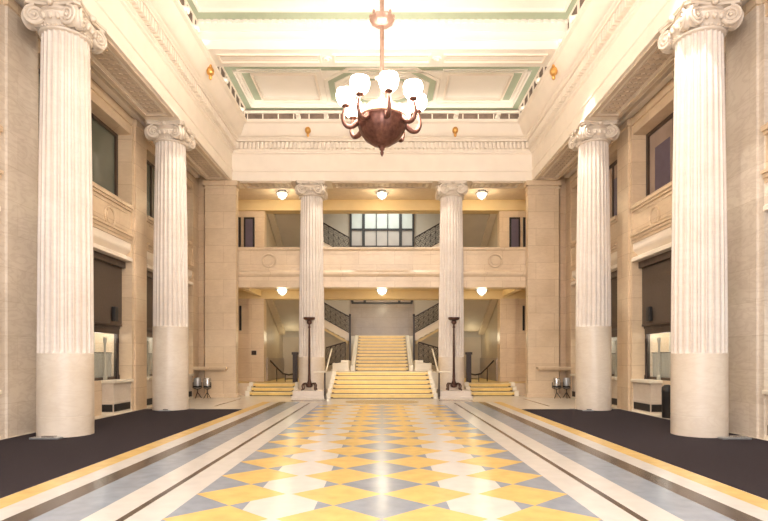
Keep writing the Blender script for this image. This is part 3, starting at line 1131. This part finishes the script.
def make_column(name, label, loc, flute_bottom, scale_r=1.0):
    t = thing(name, label, 'column', loc)
    R = .47 * scale_r
    Rt = .402 * scale_r
    H = ZS - loc[2]
    top = H - .50
    # plain lower drum
    d = MB()
    d.lathe([(R + .008, 0), (R + .008, .36), (R + .004, .365), (R + .004, .375), (R + .008, .38), (R + .004, flute_bottom)], 64)
    d.build('drum', 'drum', t, smooth=18)
    # fluted shaft
    s = MB()
    nf, per = 24, 10
    seg = nf * per
    zs = [flute_bottom, flute_bottom + .012, flute_bottom + .03, flute_bottom + .06, flute_bottom + .10]
    zs += [flute_bottom + .10 + (top - .1 - flute_bottom - .10) * i / 10 for i in range(1, 11)]
    zs += [top - .06, top - .03, top - .01, top]
    fn = flute_fn(nf)
    base = len(s.v)
    for i, z in enumerate(zs):
        u = (z - flute_bottom) / (top - flute_bottom)
        rr = R + (Rt - R) * (u ** 1.6)
        e = min(z - flute_bottom, top - z)
        dep = .105 * min(1, math.sqrt(max(0, 1 - (1 - min(1, e / .10)) ** 2)))
        for k in range(seg):
            a = 2 * PI * k / seg
            q = rr * fn(a, dep)
            s.v.append((q * math.cos(a), q * math.sin(a), z))
    for i in range(len(zs) - 1):
        for k in range(seg):
            k2 = (k + 1) % seg
            s.face([base + i * seg + k, base + i * seg + k2, base + (i + 1) * seg + k2, base + (i + 1) * seg + k])
    s.build('shaft', 'column', t, smooth=28)
    # capital: necking, egg moulding, abacus and eight scrolls at the corners
    cp = MB()
    cp.lathe([(Rt - .01, top - .02), (Rt + .035, top), (Rt + .045, top + .025), (Rt + .03, top + .05), (Rt, top + .06), (Rt + .01, top + .10), (Rt + .06, top + .14), (Rt + .11, top + .20), (Rt + .13, top + .26), (Rt + .10, top + .30), (Rt + .04, top + .36), (Rt + .04, top + .42)], 48)
    for k in range(24):
        a = 2 * PI * k / 24
        cp.sphere(((Rt + .095) * math.cos(a), (Rt + .095) * math.sin(a), top + .19), .045, 8, 6, sz=1.4)
    for k in range(40):
        a = 2 * PI * k / 40
        cp.sphere(((Rt + .045) * math.cos(a), (Rt + .045) * math.sin(a), top + .055), .02, 6, 4)
    cap = cp.build('capital', 'drum', t, smooth=40)
    ab = MB()
    for (z0, z1, q) in ((top + .40, top + .45, 0), (top + .45, top + .50, .03)):
        pts = []
        for k in range(4):
            a = PI / 4 + k * PI / 2
            rc = .68 * scale_r + q
            a0, a1 = a - .08, a + .08
            pts.append((rc * math.cos(a0), rc * math.sin(a0), z0))
            pts.append((rc * math.cos(a1), rc * math.sin(a1), z0))
            for j in range(1, 6):
                u = j / 6
                aa = a1 + (PI / 2 - .16) * u
                # concave side
                p0 = Vector((rc * math.cos(a1), rc * math.sin(a1)))
                p1 = Vector((rc * math.cos(a + PI / 2 - .08), rc * math.sin(a + PI / 2 - .08)))
                m = p0.lerp(p1, u)
                inward = -Vector((math.cos(a + PI / 4), math.sin(a + PI / 4))) * .07 * math.sin(PI * u)
                m = m + inward
                pts.append((m.x, m.y, z0))
        ab.prism(pts, (0, 0, z1 - z0))
    for k in range(4):                                                  # flower in the middle of each side
        a = k * PI / 2
        ab.sphere((.52 * scale_r * math.cos(a), .52 * scale_r * math.sin(a), top + .42), .06, 10, 6)
    ab.build('abacus', 'drum', cap, smooth=40)
    for k in range(4):
        a = PI / 4 + k * PI / 2
        v = MB()
        dd = Vector((math.cos(a), math.sin(a), 0))
        tn = Vector((-dd.y, dd.x, 0))
        for sp in (-1, 1):                                              # the two scrolls of a corner stand in a V
            dv = dd * math.cos(.5) + tn * sp * math.sin(.5) * -1
            spiral_volute(v, dd * .525 * scale_r + tn * sp * .085 + Vector((0, 0, top + .20)), dv, r0=.18 * scale_r)
        v.tube([dd * .60 * scale_r + Vector((0, 0, top + .36)), dd * .45 * scale_r + Vector((0, 0, top + .37)), dd * .3 * scale_r + Vector((0, 0, top + .36))], .05, 8)
        v.build('volute', 'drum', cap, smooth=40)
    return t


make_column('ionic_column', 'tall fluted cream column nearest on the left, standing on dark carpet', (-5.985, COLY[0], .004), 1.53)
make_column('ionic_column', 'tall fluted cream column nearest on the right, standing on dark carpet', (6.0, COLY[0], .004), 1.53)
make_column('ionic_column', 'second fluted column on the left, at the far end of the carpet', (-COLX, COLY[1], .004), 2.32)
make_column('ionic_column', 'second fluted column on the right, at the far end of the carpet', (COLX, COLY[1], .004), 2.32)
make_column('ionic_column', 'fluted column on a white pedestal, left of the central stairs', (-2.64, RCY, .28), 1.2, 1.02)
make_column('ionic_column', 'fluted column on a white pedestal, right of the central stairs', (2.60, RCY, .28), 1.2, 1.02)
for o in [o for o in bpy.data.objects if o.name.startswith('ionic_column')]:
    o['group'] = 'fluted ionic columns of the hall'

for s in (-1, 1):
    t = thing('column_pedestal', 'low white marble pedestal under the torch and column, %s of the stairs' % side_txt[s], 'pedestal', (s * 2.62, 20.2, 0), group='pedestals of the rear columns')
    q = MB()
    q.box(-.54, .54, -.80, .58, .10, .28)
    q.build('block', 'column', t, bevel=.01)
    q = MB()
    q.box(-.60, .60, -.86, .62, 0, .10)
    q.build('base_step', 'column', t, bevel=.01)

# ------------------------------------------------------------------ torcheres
def make_torchere(label, loc):
    t = thing('torchere', label, 'floor lamp', loc, group='bronze torch lamps by the stairs')
    q = MB()
    q.lathe([(.07, .24), (.085, .28), (.06, .34), (.048, .42), (.052, .5), (.04, .62), (.034, 1.2), (.03, 1.9), (.028, 2.25), (.045, 2.27), (.045, 2.30), (.03, 2.33), (.04, 2.42)], 20, fn=lambda a, z: 1 + .10 * math.cos(8 * a) if .5 < z < 2.2 else 1)
    q.build('stem', 'bronze', t, smooth=40)
    q = MB()
    q.lathe([(.03, 2.38), (.065, 2.40), (.095, 2.44), (.09, 2.50), (.07, 2.52), (.13, 2.535), (.19, 2.56), (.215, 2.60), (.212, 2.64), (.19, 2.64), (.10, 2.61), (.01, 2.60)], 28)
    q.build('bowl', 'bronze', t, smooth=28)
    q = MB()
    q.lathe([(.05, .10), (.11, .13), (.13, .17), (.11, .21), (.08, .26)], 20)
    q.build('hub', 'bronze', t, smooth=40)
    for k in range(4):
        a = PI / 4 + k * PI / 2
        dx, dy = math.cos(a), math.sin(a)
        q = MB()
        pts = [(.08, .18), (.17, .25), (.27, .25), (.325, .18), (.31, .10), (.305, .05), (.34, .02)]
        q.tube([(r * dx, r * dy, z) for r, z in pts], [.03, .028, .028, .026, .022, .026, .02], 8)
        q.sphere((.34 * dx, .34 * dy, .03), .03, 8, 6)
        q.build('leg', 'bronze', t, smooth=50)
    return t


tl = make_torchere('dark bronze torch lamp standing before the column left of the stairs', (-2.63, 19.72, .28))
dup(tl, (2.60, 19.72, .28), 'dark bronze torch lamp standing before the column right of the stairs')

# ------------------------------------------------------------------ chandelier
CHY = 12.85
t = thing('chandelier', 'big bronze bowl chandelier with a ring of lit white glass globes', 'chandelier', (0, CHY, 6.2))
q = MB()
q.lathe([(.008, 0), (.03, .04), (.045, .09), (.03, .13), (.06, .16), (.06, .19), (.09, .22), (.11, .25)], 20)
q.build('finial', 'chbronze', t, smooth=40)
q = MB()
q.lathe([(.10, .24), (.24, .29), (.40, .40), (.51, .55), (.565, .70), (.58, .80), (.60, .82), (.60, .86), (.57, .88), (.54, .86), (.50, .80)], 64, fn=lambda a, z: 1 + .012 * math.cos(16 * a))
q.build('bowl', 'chbronze', t, smooth=40)
q = MB()
q.lathe([(.53, .86), (.52, .95), (.46, 1.08), (.36, 1.20), (.22, 1.29), (.08, 1.33), (.03, 1.36)], 48)
lit = q.build('lit_dome', 'bowlglow', t, smooth=60)
q = MB()
for k in range(16):                                                     # gilt cresting over the dome's foot
    a = 2 * PI * k / 16
    q.tube([(.57 * math.cos(a), .57 * math.sin(a), .86), (.57 * math.cos(a + .09), .57 * math.sin(a + .09), .98), (.55 * math.cos(a), .55 * math.sin(a), 1.08), (.57 * math.cos(a - .09), .57 * math.sin(a - .09), .98), (.57 * math.cos(a), .57 * math.sin(a), .86)], .014, 6)
q.lathe([(.585, .86), (.60, .88), (.585, .90)], 48)
q.build('cresting', 'giltlight', t, smooth=50)
q = MB()
q.lathe([(.045, 1.34), (.07, 1.40), (.06, 1.46), (.052, 1.5), (.052, 1.8), (.15, 1.82), (.17, 1.84), (.06, 1.88), (.05, 2.0), (.05, CEIL - 6.2)], 24)
q.build('rod', 'rod', t, smooth=40)
q = MB()
q.lathe([(.03, 3.06), (.16, 3.09), (.26, 3.16), (.29, 3.23), (.27, 3.27), (.10, 3.27), (.05, 3.33)], 40, fn=lambda a, z: 1 + .05 * math.cos(12 * a))
for k in range(8):
    a = 2 * PI * k / 8
    q.sphere((.27 * math.cos(a), .27 * math.sin(a), 3.30), .035, 8, 6, sz=1.5)
q.build('collar', 'rod', t, smooth=40)
NARM = 8
for k in range(NARM):
    a = 2 * PI * (k + .222) / NARM
    dx, dy = math.cos(a), math.sin(a)
    q = MB()
    pts = [(.56, .78), (.70, .66), (.84, .66), (.92, .80), (.90, .98), (.86, 1.10)]
    # smooth
    sm = []
    for i in range(len(pts) - 1):
        p0 = pts[max(0, i - 1)]; p1 = pts[i]; p2 = pts[i + 1]; p3 = pts[min(len(pts) - 1, i + 2)]
        for j in range(5):
            u = j / 5
            sm.append(tuple(.5 * ((2 * p1[m]) + (-p0[m] + p2[m]) * u + (2 * p0[m] - 5 * p1[m] + 4 * p2[m] - p3[m]) * u * u + (-p0[m] + 3 * p1[m] - 3 * p2[m] + p3[m]) * u ** 3) for m in (0, 1)))
    sm.append(pts[-1])
    n = len(sm)
    q.tube([(r * dx, r * dy, z) for r, z in sm], [.068 - .038 * i / n for i in range(n)], 10)
    q.lathe([(.035, 0), (.09, .03), (.10, .06), (.06, .08)], 16, (.86 * dx, .86 * dy, 1.08))
    arm = q.build('arm', 'chbronze', t, smooth=50)
    q = MB()
    q.lathe([(.06, 0), (.14, .02), (.19, .08), (.215, .16), (.22, .25), (.20, .33), (.18, .33), (.02, .30)], 28, (.86 * dx, .86 * dy, 1.15))
    q.build('glass_globe', 'globe', arm, smooth=60)

# ------------------------------------------------------------------ small ceiling lamps of the corridors
def ceiling_lamp(label, loc):
    t = thing('ceiling_lamp', label, 'ceiling lamp', loc, group='small ceiling lamps of the galleries')
    q = MB()
    q.lathe([(.10, -.02), (.17, -.03), (.17, 0)], 24)
    q.build('ceiling_plate', 'iron', t, smooth=40)
    q = MB()
    q.lathe([(.01, -.30), (.08, -.285), (.135, -.24), (.17, -.17), (.18, -.10), (.17, -.06)], 24)
    q.build('glass_bowl', 'lampglass', t, smooth=60)
    q = MB()
    q.tube([(.235 * math.cos(k * PI / 12), .235 * math.sin(k * PI / 12), -.10) for k in range(24)], .03, 6, closed=True)
    for k in range(6):
        a = k * PI / 3
        q.tube([(.235 * math.cos(a), .235 * math.sin(a), -.10), (.15 * math.cos(a), .15 * math.sin(a), -.01)], .012, 6)
        q.tube([(.235 * math.cos(a), .235 * math.sin(a), -.10), (.14 * math.cos(a), .14 * math.sin(a), -.28), (.02 * math.cos(a), .02 * math.sin(a), -.35)], .010, 6)
    q.build('metal_rim', 'greybox', t, smooth=40)
    return t


cl = None
for (z, lv, pw) in ((8.15, 'upper gallery ceiling', 24), (4.30, 'ceiling under the balcony', 12)):
    for (x, wh) in ((-4.0, 'left bay'), (0, 'middle bay above the stairs'), (4.0, 'right bay')):
        lab = 'small lit glass bowl lamp on the %s, %s' % (lv, wh)
        if cl is None:
            cl = ceiling_lamp(lab, (x, 21.85, z))
        else:
            dup(cl, (x, 21.85, z), lab)
        lamp('gallery_lamp_light', 'POINT', (x, 21.85, z - .52), pw, (1, .80, .50), .2)
for s in (-1, 1):
    lamp('passage_light', 'POINT', (s * 4.3, 26.0, 2.45), 8, (1, .88, .6), .25)
lamp('stair_fill_light', 'POINT', (0, 25.0, 4.1), 24, (1, .85, .6), .1)  # unseen lamp added to brighten the stairs

# ------------------------------------------------------------------ cornice spotlights and gilt bosses
def spot_fixture(label, loc, rz):
    t = thing('spotlight', label, 'spotlight', loc, rz, 'white spotlights along the ceiling cornice')
    q = MB()
    q.box(-.05, .05, -.05, .05, 0, .06)
    q.tube([(0, 0, .06), (0, 0, .16)], .02, 8)
    q.build('base', 'white', t)
    q = MB()
    q.tube([(0, .10, .20), (0, -.14, .14)], [.075, .085], 16)
    q.build('lamp_head', 'white', t, smooth=40)
    return t


sf = None
spots = [(-4.95, 13.55, 'by the near crossbeam on the left'), (-4.95, 14.3, 'just before the near crossbeam on the left'), (-4.95, 17.0, 'beyond the crossbeam on the left'), (-4.95, 19.0, 'near the far left corner'), (4.95, 13.9, 'before the crossbeam on the right'), (4.95, 14.9, 'at the crossbeam on the right'), (4.95, 17.0, 'beyond the crossbeam on the right'), (4.95, 18.9, 'near the far right corner'), (-3.0, 19.45, 'on the far side, left'), (-2.0, 19.45, 'above the far left gilt boss'), (2.65, 19.45, 'above the far right gilt boss'), (4.15, 19.45, 'on the far side, right')]
for (x, y, wh) in spots:
    rz = PI if y > 19.2 else (PI / 2 if x < 0 else -PI / 2)
    lab = 'white spotlight on the ceiling cornice, ' + wh
    if sf is None:
        sf = spot_fixture(lab, (x, y, 9.95), rz)
    else:
        dup(sf, (x, y, 9.95), lab, rz)
for i, (x, y, wh) in enumerate(((-4.98, 15.5, 'left side below the crossbeam'), (4.98, 15.5, 'right side below the crossbeam'), (-2.65, 19.50, 'far side, left of the chandelier'), (2.62, 19.50, 'far side, right of the chandelier'))):
    q = MB()
    q.sphere((0, 0, 0), .11, 14, 10, sz=1.2)
    q.lathe([(.02, -.24), (.05, -.20), (.05, -.14)], 10)
    q.lathe([(.06, .12), (.03, .2), (.03, .26)], 10)
    o = tag(q.build('gilt_boss', 'gold', smooth=40), 'small gilt ball ornament on the cornice, ' + wh, 'ornament', 'gilt ball ornaments')
    o.location = (x, y, 9.60)
    if abs(x) > 4:
        o.location.x = x - math.copysign(.10, x)

# ------------------------------------------------------------------ carpets and things on the floor
for s in (-1, 1):
    q = MB()
    q.prism([(s * 3.94, Y0, 0), (s * 3.94, 15.42, 0), (s * (XW - .12), 15.42, 0), (s * (XW - .12), Y0, 0)], (0, 0, .004))
    tag(q.build('carpet', 'carpet'), 'dark charcoal carpet laid under the columns along the %s wall' % side_txt[s], 'carpet', 'charcoal carpets')
for (x, y, lab) in ((-6.0, 9.74, 'grey metal floor box at the foot of the nearest left column'), (6.30, 9.74, 'grey metal floor box at the foot of the nearest right column'), (5.62, 14.86, 'small grey floor box at the foot of the second right column'), (-5.92, 14.84, 'small grey floor box at the foot of the second left column')):
    k = 1 if y < 11 else .55
    t = thing('floor_box', lab, 'floor box', (x, y, .004), group='grey floor boxes')
    q = MB()
    q.prism([(-.26 * k, -.08 * k, 0), (.26 * k, -.08 * k, 0), (.26 * k, .08 * k, 0), (-.26 * k, .08 * k, 0)], (0, 0, .03))
    q.build('housing', 'greybox', t, bevel=.006)
    q = MB()
    q.box(-.06 * k, .16 * k, -.05 * k, .05 * k, .03, .055)
    q.build('lid', 'steel', t)

# black bin by the right counter
t = thing('litter_bin', 'tall narrow black bin standing by the stone counter on the right', 'bin', (6.90, 13.18, .004))
q = MB()
q.lathe([(.11, 0), (.12, .02), (.125, .62), (.13, .64), (.12, .66)], 24)
q.build('body', 'black', t, smooth=40)
q = MB()
q.lathe([(.128, .66), (.12, .74), (.07, .79), (.03, .80)], 24)
q.build('lid', 'black', t, smooth=40)

# stone shelves beside the corner piers and the steel floor lamps beneath
for s in (-1, 1):
    sd = side_txt[s]
    q = MB()
    q.box(s * 5.65, s * 7.0, 19.74, 20.02, 1.06, 1.13)
    q.box(s * 5.70, s * 6.95, 19.80, 20.02, 1.00, 1.06)
    q.box(s * 6.5, s * 6.84, 20.0, 20.36, 1.0, 1.13)
    o = tag(q.build('stone_shelf', 'wall', bevel=.01), 'narrow stone shelf fixed across the corner pier on the %s' % sd, 'shelf', 'stone shelves')
    for j, (x, y, lab) in enumerate(((6.62, 19.55, 'outer'), (6.25, 19.5, 'inner'))):
        t = thing('floor_spotlight', 'steel floor spotlight under the %s stone shelf, %s of the pair' % (sd, ('duller outer one', 'brighter inner one')[j]), 'spotlight', (s * x, y, 0), .3 * (1 - 2 * j), group='steel floor spotlights')
        q = MB()
        for a in (0, 2.09, 4.19):
            q.tube([(.0, .0, .22), (.14 * math.cos(a), .14 * math.sin(a), .012)], .014, 6)
        q.tube([(0, 0, .2), (0, 0, .34)], .018, 8)
        q.build('stand', 'iron', t)
        q = MB()
        q.tube([(-.15, 0, .58), (-.15, 0, .38), (0, 0, .32), (.15, 0, .38), (.15, 0, .58)], .014, 6)
        q.build('yoke', 'iron', t)
        q = MB()
        q.lathe([(.07, .36), (.12, .40), (.13, .50), (.13, .70), (.11, .74), (.02, .76)], 24)
        q.build('can', 'steel' if j else 'greybox', t, smooth=40)
        q = MB()
        q.lathe([(.135, .40), (.14, .43), (.135, .46)], 24)
        q.build('rim', 'black', t, smooth=40)
